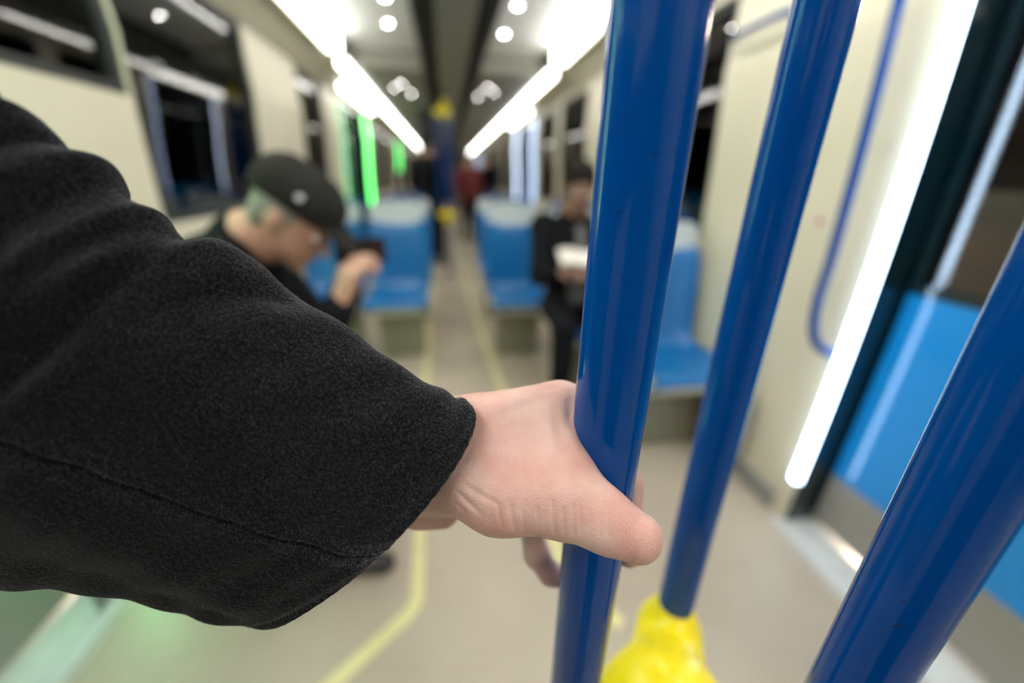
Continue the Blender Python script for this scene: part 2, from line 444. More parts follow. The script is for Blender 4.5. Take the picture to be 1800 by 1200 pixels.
# luminous door strips: a tube light proud of the wall beside each door edge
def strip(name, X, s, y, z0, z1, em, label, group=None, w=.050, bulge=0.012):
    t = empty(name, (X, y, z0), label, 'light strip', group)
    x = X-s*.004
    h = MB(); N = 16; ln = MB()
    def prof(mb, hw, dx, z0, z1, rnd):
        vs = []; zs = np.linspace(z0, z1, N)
        for i, z in enumerate(zs):
            e = min(z-z0, z1-z); ww = hw*math.sqrt(max(.03, 1-max(0, (rnd-e)/rnd)**2)) if rnd > 0 and e < rnd else hw
            xx = x - s*0
            mb.v += [(xx, y-ww, z), (xx, y+ww, z), (xx-s*dx, y+ww*.72, z), (xx-s*dx, y-ww*.72, z)]
        for i in range(N-1):
            for k in range(4):
                k2 = (k+1) % 4; mb.f.append([4*i+k, 4*i+k2, 4*i+4+k2, 4*i+4+k])
        mb.f += [[0, 1, 2, 3], [4*N-1, 4*N-2, 4*N-3, 4*N-4]]
    zs = None
    prof(ln, w/2, .020, z0, z1, 0); ln.build('diffuser', em, t)
    h.box(min(X-s*.004, X-s*.0005), max(X-s*.004, X-s*.0005), y-w/2+.006, y+w/2+.004, z0-.012, z1+.012); h.build('housing', 'grey', t, bevel=.002)
    return t
strip('door_light_strip', XR, 1, 1.039, .20, 2.0, 'e_door', 'bright white vertical light strip along the edge of the nearest right door', w=.036)
strip('door_light_strip', XR, 1, 6.30, .66, 2.03, 'e_blue', 'cool white vertical light strip at the near edge of the distant right door', w=.05)
strip('door_light_strip', XR, 1, 7.80, .60, 2.05, 'e_blue_bright', 'brightest white vertical light strip at the far edge of the distant right door', w=.055)
strip('door_light_strip', XR, 1, 16.1, 1.0, 2.04, 'e_blue', 'small bluish light strip at the farthest right door', w=.06)
strip('door_light_strip', XR, 1, 17.7, 1.0, 2.04, 'e_blue', 'tiny bluish light strip beyond the farthest right door, nearest the end wall', w=.06)
strip('door_light_strip', XL, -1, 1.16, .14, 2.0, 'e_green_near', 'green vertical light strip beside the near left door, behind the coat sleeve')
strip('door_light_strip', XL, -1, 5.15, .90, 1.98, 'e_green_dim', 'dim green vertical light strip at the near edge of the left door')
strip('door_light_strip', XL, -1, 6.72, .76, 2.04, 'e_green', 'bright green vertical light strip at the far edge of the left door', w=.06)
strip('door_light_strip', XL, -1, 11.0, 1.36, 1.98, 'e_green', 'short green light strip at the farthest left door', w=.08)

# ceiling light lines
def ceil_light(x, y0, y1, label, w=.09, z=2.2, group='linear ceiling lights'):
    t = empty('ceiling_light', (x, y0, z), label, 'ceiling light', group)
    tall = .075 if y0 < 2.1 else -.004
    MB().box(x-w/2-.012, x+w/2+.012, y0, y1, z+tall, z+tall+.03).build('housing', 'lt_grey', t)
    MB().box(x-w/2, x+w/2, y0+.01, y1-.01, z-.045, z+tall).build('diffuser', 'e_ceil' if y0 < 2.05 else 'e_ceil_far', t, bevel=.005)
    ox = -1 if x < 0 else 1; xo_ = x+ox*(w/2+.004)
    MB().box(min(xo_, xo_+ox*.01), max(xo_, xo_+ox*.01), y0, y1, z-.06, z+tall+.02).build('glare_lip', 'cream', t)  # outer lip added to keep the strip's light off the cove
    return t
for side, x in (('left', -.845), ('right', 1.025)):
    for (a, b), q in zip(((-2.1, -.1), (0, 2.0), (2.06, 4.12), (4.3, 6.0), (6.15, 8.0), (8.2, 10.2), (10.5, 13.5), (14, 18)),
                    ('behind the camera', 'directly over the near door', 'leading up to the white panel edge', 'just past the bulkhead', 'over the distant doorway', 'over the middle windows', 'far down the car', 'farthest along the car')):
        ceil_light(x, a, b, 'linear white ceiling light on the %s side, %s' % (side, q), w=.09 if b < 4.2 else .07, z=2.225 if b < 4.2 else 2.18)
ceil_light(-1.0, 5.0, 6.8, 'short bright light above the green lit left door', .07, 2.12, None)
ceil_light(1.16, 6.2, 7.9, 'short bright light above the distant right door', .07, 2.12, None)
# round glowing discs put in for reflections on the ceiling
def spot(x, y, z, label, group, r=.018):
    t = empty('downlight', (x, y, z), label, 'downlight', group)
    MB().disc((x, y, z-.004), r+.012, .006, (0, 0, 1)).build('trim_ring', 'lt_grey', t)
    MB().disc((x, y, z-.007), r, .003, (0, 0, 1)).build('lens', 'e_spot' if r > .01 else 'e_spot_dim', t)  # emissive disc standing for a reflection, not a lamp
for x, y, q in ((-.30, 2.98, 'front one on the left white panel, at the picture top'), (-.34, 3.42, 'lone one on the left white panel'), (.47, 2.95, 'nearer one on the right white panel'), (.46, 3.47, 'farther one on the right white panel')):
    spot(x*1.12, y*1.12, 2.32, 'small round ceiling downlight, ' + q, 'downlights on the white panels')
for cx, sd in ((-.42, 'left'), (.50, 'right')):
    for dx, dy, q in ((-.10, -.05, 'left one'), (.0, -.30, 'nearest one'), (.06, .28, 'farthest one')):
        spot(cx+dx*(1 if sd == 'left' else -1), 5.45+dy, 2.17, 'small downlight of the three-lamp cluster on the %s, %s' % (sd, q if dx > -.08 else 'outer one'), 'three-lamp cluster on the %s' % sd, .009)

# outside in the dark
gr = MB().box(-14, 14, -6, 30, -.42, -.36); struct('ground', gr, 'asphalt')
def building(x0, x1, y0, y1, h, m, label, nwin, sx):
    t = empty('building', ((x0+x1)/2, (y0+y1)/2, -.36), label, 'building')
    MB().box(x0, x1, y0, y1, -.36, h).build('wall', m, t)
    for i in range(nwin):
        for z in (.9, 3.6):
            y = y0+.8+(y1-y0-1.6)*i/max(1, nwin-1)
            f = MB().box(sx-.03, sx+.03, y-.5, y+.5, z, z+1.4).build('window', 'black', t)
    MB().box(x0-.1, x1+.1, y0-.1, y1+.1, h, h+.15).build('roof', 'grey', t)
building(-6.5, -5, 2.5, 24, 6, 'brick', 'red brown brick building seen dimly through the left windows', 9, -5)
building(5.5, 7, -3, 22, 5, 'brick', 'dim brown building outside the right door glass', 9, 5.5)
for x, y, z, m, lab in ((-4.2, 2.2, 2.9, 'e_sgreen', 'green glowing street lamp seen through the left front window'), (-4.0, 3.9, 3.0, 'e_street', 'warm street lamp outside the left windows'), (4.6, 2.6, 2.9, 'e_street', 'warm street lamp outside the right door'), (4.4, 9.5, 2.9, 'e_street', 'warm street lamp outside the distant right windows'), (-3.8, 8.6, 3.4, 'e_street', 'warm street lamp farther along outside the left windows'), (-3.8, 14, 3.4, 'e_street', 'farthest warm street lamp outside the left windows')):  # last three lamps are added to light up the dark facades
    t = empty('street_lamp', (x, y, -.36), lab, 'street lamp')
    MB().tube([(x, y, -.36), (x, y, z)], [.06, .04], 12).build('pole', 'grey', t)
    lt = bpy.data.lights.new('lamp_light', 'POINT'); lt.energy = 260 if m == 'e_street' else 60; lt.color = (1, .8, .6) if m == 'e_street' else (.5, 1, .6); lt.shadow_soft_size = .12
    lo_ = bpy.data.objects.new('lamp_light', lt); col.objects.link(lo_); lo_.location = (0, 0, z+.16); lo_.parent = t
    MB().tube([(x, y, z), (x, y, z+.03), (x, y, z+.14), (x, y, z+.2)], [.05, .11, .12, .03], 16).build('lamp_head', m, t)

# the side walls, doors and windows follow the gently bowed body side
import bmesh
def bow(z): return np.maximum(.031*(1-((z-.86)/.85)**2), -.010)
BOWED = ('wall_right', 'wall_left', 'window_', 'pane', 'door_', 'leaf_panel', 'kick_plate', 'glazing_frame', 'diffuser', 'housing', 'trim_3')
for o in list(col.objects):
    if o.type != 'MESH' or not o.name.startswith(BOWED) or o.name.startswith('door_light'): continue
    if o.parent is not None and o.parent.name.startswith(('ceiling', 'downlight', 'street')): continue
    bm = bmesh.new(); bm.from_mesh(o.data)
    for zc in np.arange(.1, 2.25, .1):
        bmesh.ops.bisect_plane(bm, geom=bm.verts[:]+bm.edges[:]+bm.faces[:], plane_co=(0, 0, zc), plane_no=(0, 0, 1))
    for v in bm.verts: v.co.x += math.copysign(float(bow(v.co.z)), v.co.x)
    bm.to_mesh(o.data); bm.free()
    if o.name.startswith(('pane', 'leaf_panel')): autosmooth(o, 20)

# ================================================================ POLES
PA, PB, PC_ = (.076, .163), (.222, .259), (.205, .100)
PCEN = (.168, .174)
def pole_cluster(near=True, off=(0, 0)):
    ox, oy = off
    labs = ['blue pole gripped by the hand', 'blue pole behind and right of the gripped one, rising from the yellow joint', 'blue pole nearest the camera at the right picture edge']
    roots = []
    t = empty('pole_stanchion', (PCEN[0]+ox, PCEN[1]+oy, 0), None, 'handrail pole')
    for i, (x, y) in enumerate((PA, PB, PC_)):
        x += ox; y += oy
        p = MB().tube([(x, y, z) for z in (.72, .9, 1.1, 1.3, 1.5, 1.8, 2.02)], .0175, 96).build('pole', 'pole', t)
        autosmooth(p)
        if near: p['label'] = labs[i]
    cx, cy = PCEN[0]+ox, PCEN[1]+oy
    for nm, sg, zb in (('lower', 1, .805), ('upper', -1, 1.95)):
        pr = [('c', (cx, cy, zb+.012*sg), (cx, cy, zb-.14*sg), .052, .026)]
        for (x, y) in (PA, PB, PC_):
            x += ox; y += oy
            pr.append(('c', (cx, cy, zb-.010*sg), (x, y, zb-.016*sg), .046, .033, .03))
            pr.append(('c', (x, y, zb-.03*sg), (x, y, zb+.018*sg), .029, .0215, .014))
        V, F = sdf_mesh(pr, .003 if near else .006, .03)
        j = link('joint', V, F, 'yellow', t, True); j['label'] = 'yellow %s three-way joint' % nm
    autosmooth(MB().tube([(cx, cy, .0), (cx, cy, .70)], .0175, 48).build('post', 'pole', t))
    autosmooth(MB().tube([(cx, cy, .0), (cx, cy, .012), (cx, cy, .03)], [.05, .05, .022], 32).build('base_flange', 'pole', t))
    autosmooth(MB().tube([(cx, cy, 2.05), (cx, cy, 2.19)], .0175, 32).build('post', 'pole', t))
    return t
t = near_cluster = pole_cluster(True); t['label'] = 'cluster of three blue poles in yellow joints, gripped by the hand'; t['group'] = 'three-pole stanchions'
t = pole_cluster(False, (-.15, 5.35)); t['label'] = 'distant dark blue three-pole stanchion in the middle of the aisle'; t['group'] = 'three-pole stanchions'
# small nicks in the paint of the front poles
def nick(pole_obj, axis, u, v, length, tilt):
    d = RM @ np.array([u-900.0, v-600.0, FPX]); d2 = d[:2]; rel = CAM[:2]-np.array(axis)
    A = d2 @ d2; Bq = d2 @ rel; Cq = rel @ rel-.0175**2; tt = (-Bq-math.sqrt(Bq*Bq-A*Cq))/A
    p = CAM+d*tt; nrm = np.array([p[0]-axis[0], p[1]-axis[1], 0])/.0175; tan = np.array([-nrm[1], nrm[0], 0])*math.cos(tilt)+np.array([0, 0, math.sin(tilt)]); w_ = np.cross(nrm, tan)
    V, F = sdf_mesh([('e', p-nrm*.0001, (length, .00035, .00025), np.stack([tan, w_, nrm], 1), .0001)], .00016, .0001)
    link('scratch', V, F, 'scratch', pole_obj, True)
near_poles = [o for o in near_cluster.children if o.name.startswith('pole')]
for (k, u, v, L_, tl) in ((0, 1150, 272, .0014, .05), (0, 1089, 373, .0010, .7), (2, 1590, 1057, .0014, 0), (2, 1578, 1100, .0026, .9)):
    nick(near_poles[k], (PA, PB, PC_)[k], u, v, L_, tl)
# curved wall handrail
t = empty('wall_handrail', (1.2, 1.14, .74), 'blue curved handrail bolted to the cream wall beside the right door', 'handrail')
pts = [(1.252, 1.12, 2.02), (1.225, 1.155, 1.98), (1.2, 1.165, 1.9), (1.2, 1.15, 1.70), (1.2, 1.128, 1.4), (1.2, 1.113, 1.04), (1.2, 1.113, .90), (1.203, 1.10, .80), (1.222, 1.08, .74), (1.293, 1.065, .705)]
# smooth
def cr(P, n=6):
    P = [np.array(p, float) for p in P]; P = [2*P[0]-P[1]]+P+[2*P[-1]-P[-2]]; out = []
    for i in range(1, len(P)-2):
        for k in range(n):
            u = k/n; a, b, c, d = P[i-1:i+3]
            out.append(.5*((2*b)+(c-a)*u+(2*a-5*b+4*c-d)*u*u+(3*b-a-3*c+d)*u**3))
    return out+[P[-2]]
autosmooth(MB().tube(cr(pts), .0145, 24).build('rail', 'pole', t))
for p in (pts[0], pts[-1]): autosmooth(MB().disc((p[0]+.0065, p[1], p[2]), .024, .008, (-1, 0, 0)).build('flange', 'steel', t))
t = empty('grab_bar', (1.24, 2.5, 1.82), 'short horizontal blue bar high on the right wall beside the window', 'handrail')
autosmooth(MB().tube(cr([(1.264, 1.60, 1.82), (1.24, 1.63, 1.82), (1.235, 1.7, 1.82), (1.235, 1.86, 1.82), (1.24, 1.90, 1.82), (1.264, 1.93, 1.82)]), .011, 20).build('rail', 'pole', t))
t = empty('emergency_button', (XR, 1.28, 1.13), 'small red button on the cream wall beside the handrail', 'button')
MB().disc((XR+.028, 1.285, 1.125), .014, .004, (-1, 0, 0)).build('bezel', 'lt_grey', t)
MB().disc((XR+.024, 1.285, 1.125), .009, .005, (-1, 0, 0)).build('push_cap', 'red', t)
# electrical cabinet at wall foot (right)
t = empty('floor_heater', (1.2, 1.6, 0), 'grey metal heater box low on the right wall under the seat', 'heater')
MB().box(1.17, 1.268, 1.30, 1.95, .12, .40).build('casing', 'kick', t, bevel=.008)
g = MB()
for q in range(8): g.box(1.167, 1.171, 1.36, 1.9, .15+.028*q, .163+.028*q)
g.build('grille', 'black', t)

# ================================================================ SEATS
def make_seat(loc, label, group='blue plastic seats', w=.42, rot=0, pedestal=True):
    """seat shell facing -Y, front lip at local y=0, centre x=0"""
    root = empty('seat', loc, label, 'seat', group, world=False)
    prof = cr([(.02, .405), (-.005, .43), (.0, .452), (.05, .462), (.14, .452), (.28, .438), (.37, .44), (.425, .475), (.45, .55), (.465, .68), (.48, .80), (.495, .90), (.51, .93)], 4)
    NU = 17; V = []; Fc = []
    L = len(prof)
    for (dy_, dz_) in ((0, 0), (1, 1)):
        for i, (y, z) in enumerate(prof):
            tt = prof[min(i+1, L-1)]-prof[max(i-1, 0)]; tt = tt/np.linalg.norm(tt); nn = np.array([-tt[1], tt[0]])*(-1)   # away from sitter
            s = i/(L-1)
            for k in range(NU):
                u = -1+2*k/(NU-1)
                ww = w/2*(1 if s < .85 else 1-.10*((s-.85)/.15)**2)
                lift = .022*u**4 + .012*u*u
                q = np.array([y, z]) - nn*lift*(1 if .12 < s else s/.12) + nn*(.014 if dy_ else 0)
                V.append((u*ww, q[0], q[1]))
    o2 = L*NU
    for i in range(L-1):
        for k in range(NU-1):
            a = i*NU+k; Fc.append([a, a+1, a+NU+1, a+NU]); b = o2+a; Fc.append([b, b+NU, b+NU+1, b+1])
    for i in range(L-1):
        for k in (0, NU-1):
            a = i*NU+k; Fc.append([a, a+NU, o2+a+NU, o2+a])
    for k in range(NU-1):
        for i in (0, L-1):
            a = i*NU+k; Fc.append([a, a+1, o2+a+1, o2+a])
    sh = link('shell', V, Fc, 'seat_blue', root, True, origin=1)
    # grey headrest band
    hb = MB(); NUh = 13
    for sgn in (0, .018):
        for z in (.915, .95, 1.0, 1.045, 1.06):
            for k in range(NUh):
                u = -1+2*k/(NUh-1); zz = z if abs(u) < .8 or z < 1.0 else z-.03*(abs(u)-.8)/.2
                hb.v.append((u*(w/2-.01), .505+(z-.92)*.12-.012*u*u+sgn, zz))
    n5 = 5*NUh
    for i in range(4):
        for k in range(NUh-1):
            a = i*NUh+k; hb.f.append([a, a+1, a+NUh+1, a+NUh]); b = n5+a; hb.f.append([b, b+NUh, b+NUh+1, b+1])
    for i in range(4):
        for k in (0, NUh-1): a = i*NUh+k; hb.f.append([a, a+NUh, n5+a+NUh, n5+a])
    for k in range(NUh-1):
        for i in (0, 4): a = i*NUh+k; hb.f.append([a, a+1, n5+a+1, n5+a])
    hb.build('headrest', 'lt_grey', root, True, origin=1)
    MB().box(-w/2+.03, w/2-.03, .515, .53, .50, .90).build('back_cover', 'grey', root, bevel=.01, origin=1)
    MB().box(-w/2+.01, w/2-.01, .035, .42, .365, .42).build('seat_frame', 'cream', root, bevel=.01, origin=1)
    if pedestal:
        MB().box(-w/2+.05, w/2-.05, .17, .36, .0, .38).build('pedestal', 'pedestal', root, bevel=.01, origin=1)
    autosmooth(MB().tube(cr([(w/2-.06, .54, .86), (w/2-.05, .56, 1.02), (w/2-.07, .545, 1.085), (0, .545, 1.095), (-w/2+.07, .545, 1.085), (-w/2+.05, .56, 1.02), (-w/2+.06, .54, .86)]), .011, 12).build('grab_handle', 'pole', root, origin=1))
    return root
proto = make_seat((-.36, 2.66, 0), 'blue aisle seat on the left, in front of the lone far row')
proto['label'] = 'blue seat left of the aisle, between capped man and aisle'
for (x, y, lab) in ((-.82, 2.66, 'blue window seat on the left, hidden behind the capped man'),
                    (.49, 2.60, 'blue seat right of the aisle, beside the man reading a paper'),
                    (.96, 2.60, 'blue window seat on the right behind the man reading a paper'),
                    (.80, 1.97, 'blue seat under the man holding the white paper'),
                    (1.04, 1.40, 'nearest blue seat by the right wall, seen between the first two poles'),
                    (-.36, 3.5, 'blue aisle seat one row behind on the left'), (.49, 3.5, 'blue aisle seat one row behind on the right')):
    copy_tree(proto, (x, y, 0), None, lab)
# ================================================================ PEOPLE IN THE CAR
def nz(v): v = np.array(v, float); return v/np.linalg.norm(v)
def hand_prims(w, d, n, thumb, curl=.6, sc_=1.0, thumb_curl=.4):
    """w wrist, d direction to knuckles, n palm normal, thumb = direction of the thumb side"""
    d = nz(d); n = nz(np.array(n)-d*(np.dot(n, d))); t = nz(np.array(thumb)-d*np.dot(thumb, d)-n*np.dot(thumb, n)); w = np.array(w, float); P = []
    for i, (off, Lm, L) in enumerate(((.030, .088, (.042, .025, .020)), (.010, .090, (.046, .029, .021)), (-.010, .085, (.042, .027, .020)), (-.028, .077, (.034, .020, .018)))):
        a = w + t*off*.45*sc_; b = w + d*Lm*sc_ + t*off*sc_
        P.append(('c', a, b, .015*sc_, .012*sc_, .012)); ang = .15
        p = b
        for j, l in enumerate(L):
            ang += curl*(.8 if j == 0 else 1.0)
            q = p + (d*math.cos(ang)+n*math.sin(ang))*l*sc_ + t*(off*.06)
            P.append(('c', p, q, (.0098-.0009*j)*sc_, (.0090-.0010*j)*sc_, .003)); p = q
    a = w+d*.018*sc_+t*.018*sc_; b = a+(d*.55+t*.55+n*.45)*.046*sc_
    P.append(('c', a, b, .016*sc_, .013*sc_, .012)); c = b+nz(d*.8+t*.25+n*thumb_curl)*.034*sc_; P.append(('c', b, c, .0115*sc_, .0105*sc_, .004))
    P.append(('c', c, c+nz(d*.8-t*.05+n*thumb_curl*1.6)*.026*sc_, .0105*sc_, .0085*sc_, .004))
    return P
def head_prims(c, f, up, s=1.0):
    """c centre of skull, f facing"""
    B = basis(f, up); S, Fw, U = B[:, 0], B[:, 1], B[:, 2]; c = np.array(c, float)
    P = [('e', c+U*.025*s-Fw*.01*s, (.076*s, .094*s, .088*s), B, .02),
         ('e', c-U*.045*s+Fw*.025*s, (.060*s, .062*s, .075*s), B, .03),
         ('e', c-U*.105*s+Fw*.062*s, (.026*s, .020*s, .018*s), B, .02),
         ('c', c-U*.002*s+Fw*.088*s, c-U*.038*s+Fw*.108*s, .009*s, .012*s, .012),
         ('c', c+U*.012*s+Fw*.080*s-S*.03*s, c+U*.012*s+Fw*.080*s+S*.03*s, .010*s, .010*s, .012),
         ('c', c-U*.066*s+Fw*.086*s-S*.018*s, c-U*.066*s+Fw*.086*s+S*.018*s, .0065*s, .0065*s, .005),
         ('c', c-U*.078*s+Fw*.083*s-S*.014*s, c-U*.078*s+Fw*.083*s+S*.014*s, .007*s, .007*s, .005)]
    for q in (-1, 1):
        P.append(('e', c-U*.012*s-Fw*.012*s+S*q*.077*s, (.008*s, .020*s, .032*s), B, .006))
        P.append(('x', c-U*.002*s+Fw*.097*s+S*q*.032*s, (.014*s, .010*s, .009*s), B, .008))
    return P, B
def eyes(c, B, parent, s=1.0):
    S, Fw, U = B[:, 0], B[:, 1], B[:, 2]
    for q in (-1, 1):
        p = np.array(c)-U*.003*s+Fw*.079*s+S*q*.032*s
        V, F = sdf_mesh([('e', p, (.012*s,)*3, None)], .003, .001)
        e = link('eye', V, F, 'eye', parent, True)
        V, F = sdf_mesh([('e', p+Fw*.0095*s-U*.002*s, (.0055*s,)*3, None)], .0015, .001)
        link('iris', V, F, 'iris', e, True)
def figure(loc, label, J, face, up, skin, jacket, trousers, hair, h=.008, hands=None, hs=1.0, group=None, shirt=None):
    """J: joints in world coordinates"""
    j = {k: np.array(v, float) for k, v in J.items()}
    root = empty('person', loc, label, 'person', group)
    hp, B = head_prims(j['head'], face, up, hs)
    body = list(hp)
    body += [('c', j['head']-B[:, 2]*.06*hs-B[:, 1]*.02, j['neck'], .052, .058, .03), ('c', j['neck'], j['chest'], .07, .12, .06), ('c', j['chest'], j['pelvis'], .125, .13, .06)]
    for q in 'LR':
        body += [('c', j['chest']*.35+j['sh'+q]*.65, j['sh'+q], .06, .052, .05), ('c', j['sh'+q], j['el'+q], .046, .037, .02), ('c', j['el'+q], j['wr'+q], .037, .026, .02),
                 ('c', j['pelvis']*.6+j['hip'+q]*.4, j['hip'+q], .10, .09, .05), ('c', j['hip'+q], j['kn'+q], .078, .055, .03), ('c', j['kn'+q], j['an'+q], .052, .036, .02),
                 ('c', j['an'+q], j['an'+q]+nz(j['toe'+q]-j['an'+q])*.12, .034, .026, .02)]
        d, n, t, c_ = hands[q] if hands else (j['wr'+q]-j['el'+q], (0, -1, 0), (0, 0, 1), .3)
        body += hand_prims(j['wr'+q], d, n, t, c_)
    V, F = sdf_mesh(body, h*.75, .012)
    link('body', V, F, skin, root, True)
    jk = [('c', j['neck']-B[:, 2]*.0+(j['chest']-j['neck'])*.12, j['chest'], .082, .150, .06), ('c', j['chest'], j['pelvis'], .155, .158, .06), ('c', j['neck']+(j['chest']-j['neck'])*.05+B[:, 1]*-.01, j['neck']+(j['chest']-j['neck'])*.3, .072, .09, .03)]
    jk.append(('c', j['neck']-(j['neck']-j['chest'])*.0, j['neck']+(j['head']-j['neck'])*.14, .076, .064, .02))
    for q in 'LR':
        jk += [('c', j['chest']*.3+j['sh'+q]*.7, j['sh'+q], .085, .072, .05), ('c', j['sh'+q], j['el'+q], .068, .058, .03), ('c', j['el'+q], j['wr'+q]+(j['el'+q]-j['wr'+q])*.08, .058, .044, .03)]
    jk.append(('x', j['wrL'], (.025, .025, .025), None, .006))
    jk.append(('x', j['wrR'], (.025, .025, .025), None, .006))
    V, F = sdf_mesh(jk, h, .015)
    rr = np.sin(V[:, 2]*55+V[:, 0]*31)*np.sin(V[:, 1]*43-V[:, 2]*20)
    V = V + (rr*.003)[:, None]*nz([1, -1, .3])
    link('jacket', V, F, jacket, root, True)
    tr = [('c', j['pelvis']-np.array([0, 0, .02]), j['pelvis'], .135, .14, .03)]
    for q in 'LR':
        tr += [('c', j['pelvis']*.6+j['hip'+q]*.4, j['hip'+q], .12, .105, .05), ('c', j['hip'+q], j['kn'+q], .096, .072, .03), ('c', j['kn'+q], j['an'+q]+(j['kn'+q]-j['an'+q])*.05, .070, .056, .02)]
    V, F = sdf_mesh(tr, h, .015); link('trousers', V, F, trousers, root, True)
    for q in 'LR':
        a = j['an'+q]; d = nz((j['toe'+q]-a)*np.array([1, 1, 0]))
        f0 = np.array([a[0], a[1], 0]) - d*.035
        s = [('c', f0+[0, 0, .045], f0+d*.03+[0, 0, .05], .040, .042, .02), ('c', f0+[0, 0, .04], f0+d*.20+[0, 0, .034], .038, .033, .03), ('c', f0+d*.0+[0, 0, .06], f0+[0, 0, .10], .042, .044, .03)]
        V, F = sdf_mesh(s, .006, .01); V[:, 2] = np.maximum(V[:, 2], .001); link('shoe', V, F, 'shoe', root, True)
    return root, j, B

# --- the capped man bending over his phone
JL = dict(head=(-.385, 1.150, 1.150), neck=(-.520, 1.18, 1.085), chest=(-.625, 1.20, .935), pelvis=(-.80, 1.25, .56),
          shL=(-.60, 1.37, 1.03), shR=(-.545, 1.03, 1.03), elL=(-.42, 1.36, .74), elR=(-.37, 1.00, .775), wrL=(-.285, 1.17, .955), wrR=(-.278, 1.025, .945),
          hipL=(-.78, 1.34, .52), hipR=(-.77, 1.15, .52), knL=(-.36, 1.40, .54), knR=(-.37, 1.05, .53), anL=(-.38, 1.42, .08), anR=(-.42, 1.05, .08), toeL=(-.2, 1.43, .03), toeR=(-.25, 1.03, .03))
fdir = nz((.78, -.14, -.62)); updir = (.62, -.08, .78)
hL = (nz((.35, -.45, .75)), (.55, -.55, -.2), (-.4, .1, .6), .55)
hR = (nz((.28, .22, .85)), (.55, .45, -.1), (-.4, .1, .6), .55)
pm, jj, B = figure((-.80, 1.22, 0), 'seated person in black jacket and dark cap bending over a phone held in both hands', JL, fdir, updir, 'skin2', 'jacket', 'trousers', None, .008, {'L': hL, 'R': hR})
c = jj['head']; S, Fw, U = B[:, 0], B[:, 1], B[:, 2]
eyes(c, B, pm)
V, F = sdf_mesh([('e', c+U*.02-Fw*.018, (.081, .092, .086), B, .01), ('e', c-U*.035-Fw*.055, (.066, .045, .055), B, .02), ('x', c-U*.05+Fw*.085, (.09, .085, .12), B, .01)], .005, .01)
link('hair', V, F, 'hair_grey', pm, True)
V, F = sdf_mesh([('e', c+U*.062-Fw*.006, (.088, .104, .062), B, .01), ('c', c+U*.045-Fw*.05, c+U*.045+Fw*.02, .085, .085, .02), ('x', c-U*.05, (.2, .2, .085), B, .006)], .005, .01)
cap = link('cap', V, F, 'cap', pm, True)
V, F = sdf_mesh([('e', c+U*.032+Fw*.115, (.070, .070, .009), basis(nz(Fw-U*.25), U), .008), ('x', c+U*.02, (.075, .09, .05), B, .006)], .003, .006)
link('brim', V, F, 'cap', cap, True)
MB().disc(c+U*.075+S*.082*(1 if S[1] < 0 else -1)+Fw*.02, .008, .010, S*(1 if S[1] < 0 else -1)).build('stud', 'steel', cap)
ph = empty('phone', (-.215, 1.09, 1.04), 'dark phone held up close to the face of the capped man', 'phone')
pb = basis((.55, -.25, .55), (-.5, -.3, .8))
def obox(c, Bs, hx, hy, hz):
    mb = MB(); c = np.array(c)
    mb.box(-hx, hx, -hy, hy, -hz, hz); mb.v = [tuple(c+Bs @ np.array(v)) for v in mb.v]; return mb
pc = at(634, 440, 1.09); pbs = basis((.15, -.85, .5), (-.1, .5, .86))
obox(pc, pbs, .066, .0045, .034).build('case', 'phone', ph, bevel=.003)
obox(pc-pbs[:, 1]*.0049, pbs, .062, .0006, .030).build('screen', 'screen', ph)
make_seat((-.52, 1.24, 0), 'blue seat against the left wall under the capped man', rot=0).rotation_euler.z = math.radians(90)

# --- man with white paper on the right
JR = dict(head=(.70, 2.19, 1.215), neck=(.70, 2.27, 1.08), chest=(.71, 2.29, .86), pelvis=(.72, 2.27, .57),
          shL=(.90, 2.28, 1.0), shR=(.53, 2.28, 1.0), elL=(.93, 2.16, .76), elR=(.50, 2.16, .75), wrL=(.80, 1.98, .80), wrR=(.58, 2.02, .80),
          hipL=(.81, 2.25, .54), hipR=(.63, 2.25, .54), knL=(.86, 1.90, .53), knR=(.58, 1.90, .53), anL=(.86, 1.88, .08), anR=(.57, 1.88, .08), toeL=(.87, 1.7, .03), toeR=(.55, 1.7, .03))
pr_, jj, B = figure((.72, 2.25, 0), 'seated person in dark jacket and grey sweater reading a white paper on the right', JR, nz((-.15, -.85, -.42)), (-.05, -.35, .9), 'skin3', 'jacket', 'trousers', None, .009,
                    {'L': (nz((-.5, -.3, .2)), (0, -.3, -.8), (0, -1, .3), .5), 'R': (nz((.35, -.6, .2)), (0, -.3, -.8), (.3, -1, .3), .5)})
c = jj['head']; S, Fw, U = B[:, 0], B[:, 1], B[:, 2]
eyes(c, B, pr_)
V, F = sdf_mesh([('e', c+U*.038-Fw*.018, (.084, .098, .090), B, .01), ('e', c-U*.03-Fw*.055, (.07, .045, .06), B, .02), ('x', c-U*.06+Fw*.085, (.075, .07, .105), B, .01)], .006, .01)
link('hair', V, F, 'hair_dark', pr_, True)
V, F = sdf_mesh([('c', (.715, 2.21, .985), (.715, 2.155, .80), .048, .075, .03), ('c', (.715, 2.155, .80), (.72, 2.14, .64), .075, .07, .03)], .008, .02)
link('sweater', V, F, 'grey_cloth', pr_, True)
mb = MB()
for i in range(9):
    for k in range(2):
        mb.v.append((.56+.03*i, 1.955+.055*k*2+.01*math.sin(i*.8), .845+.05*k+.008*math.sin(i*.9)+.012*k))
for i in range(8): mb.f.append([2*i, 2*i+2, 2*i+3, 2*i+1])
pp = mb.build('paper', 'paper', None, True); sm = pp.modifiers.new('t', 'SOLIDIFY'); sm.thickness = .003
tag(pp, 'white sheet of paper held over the lap of the reader on the right', 'paper')

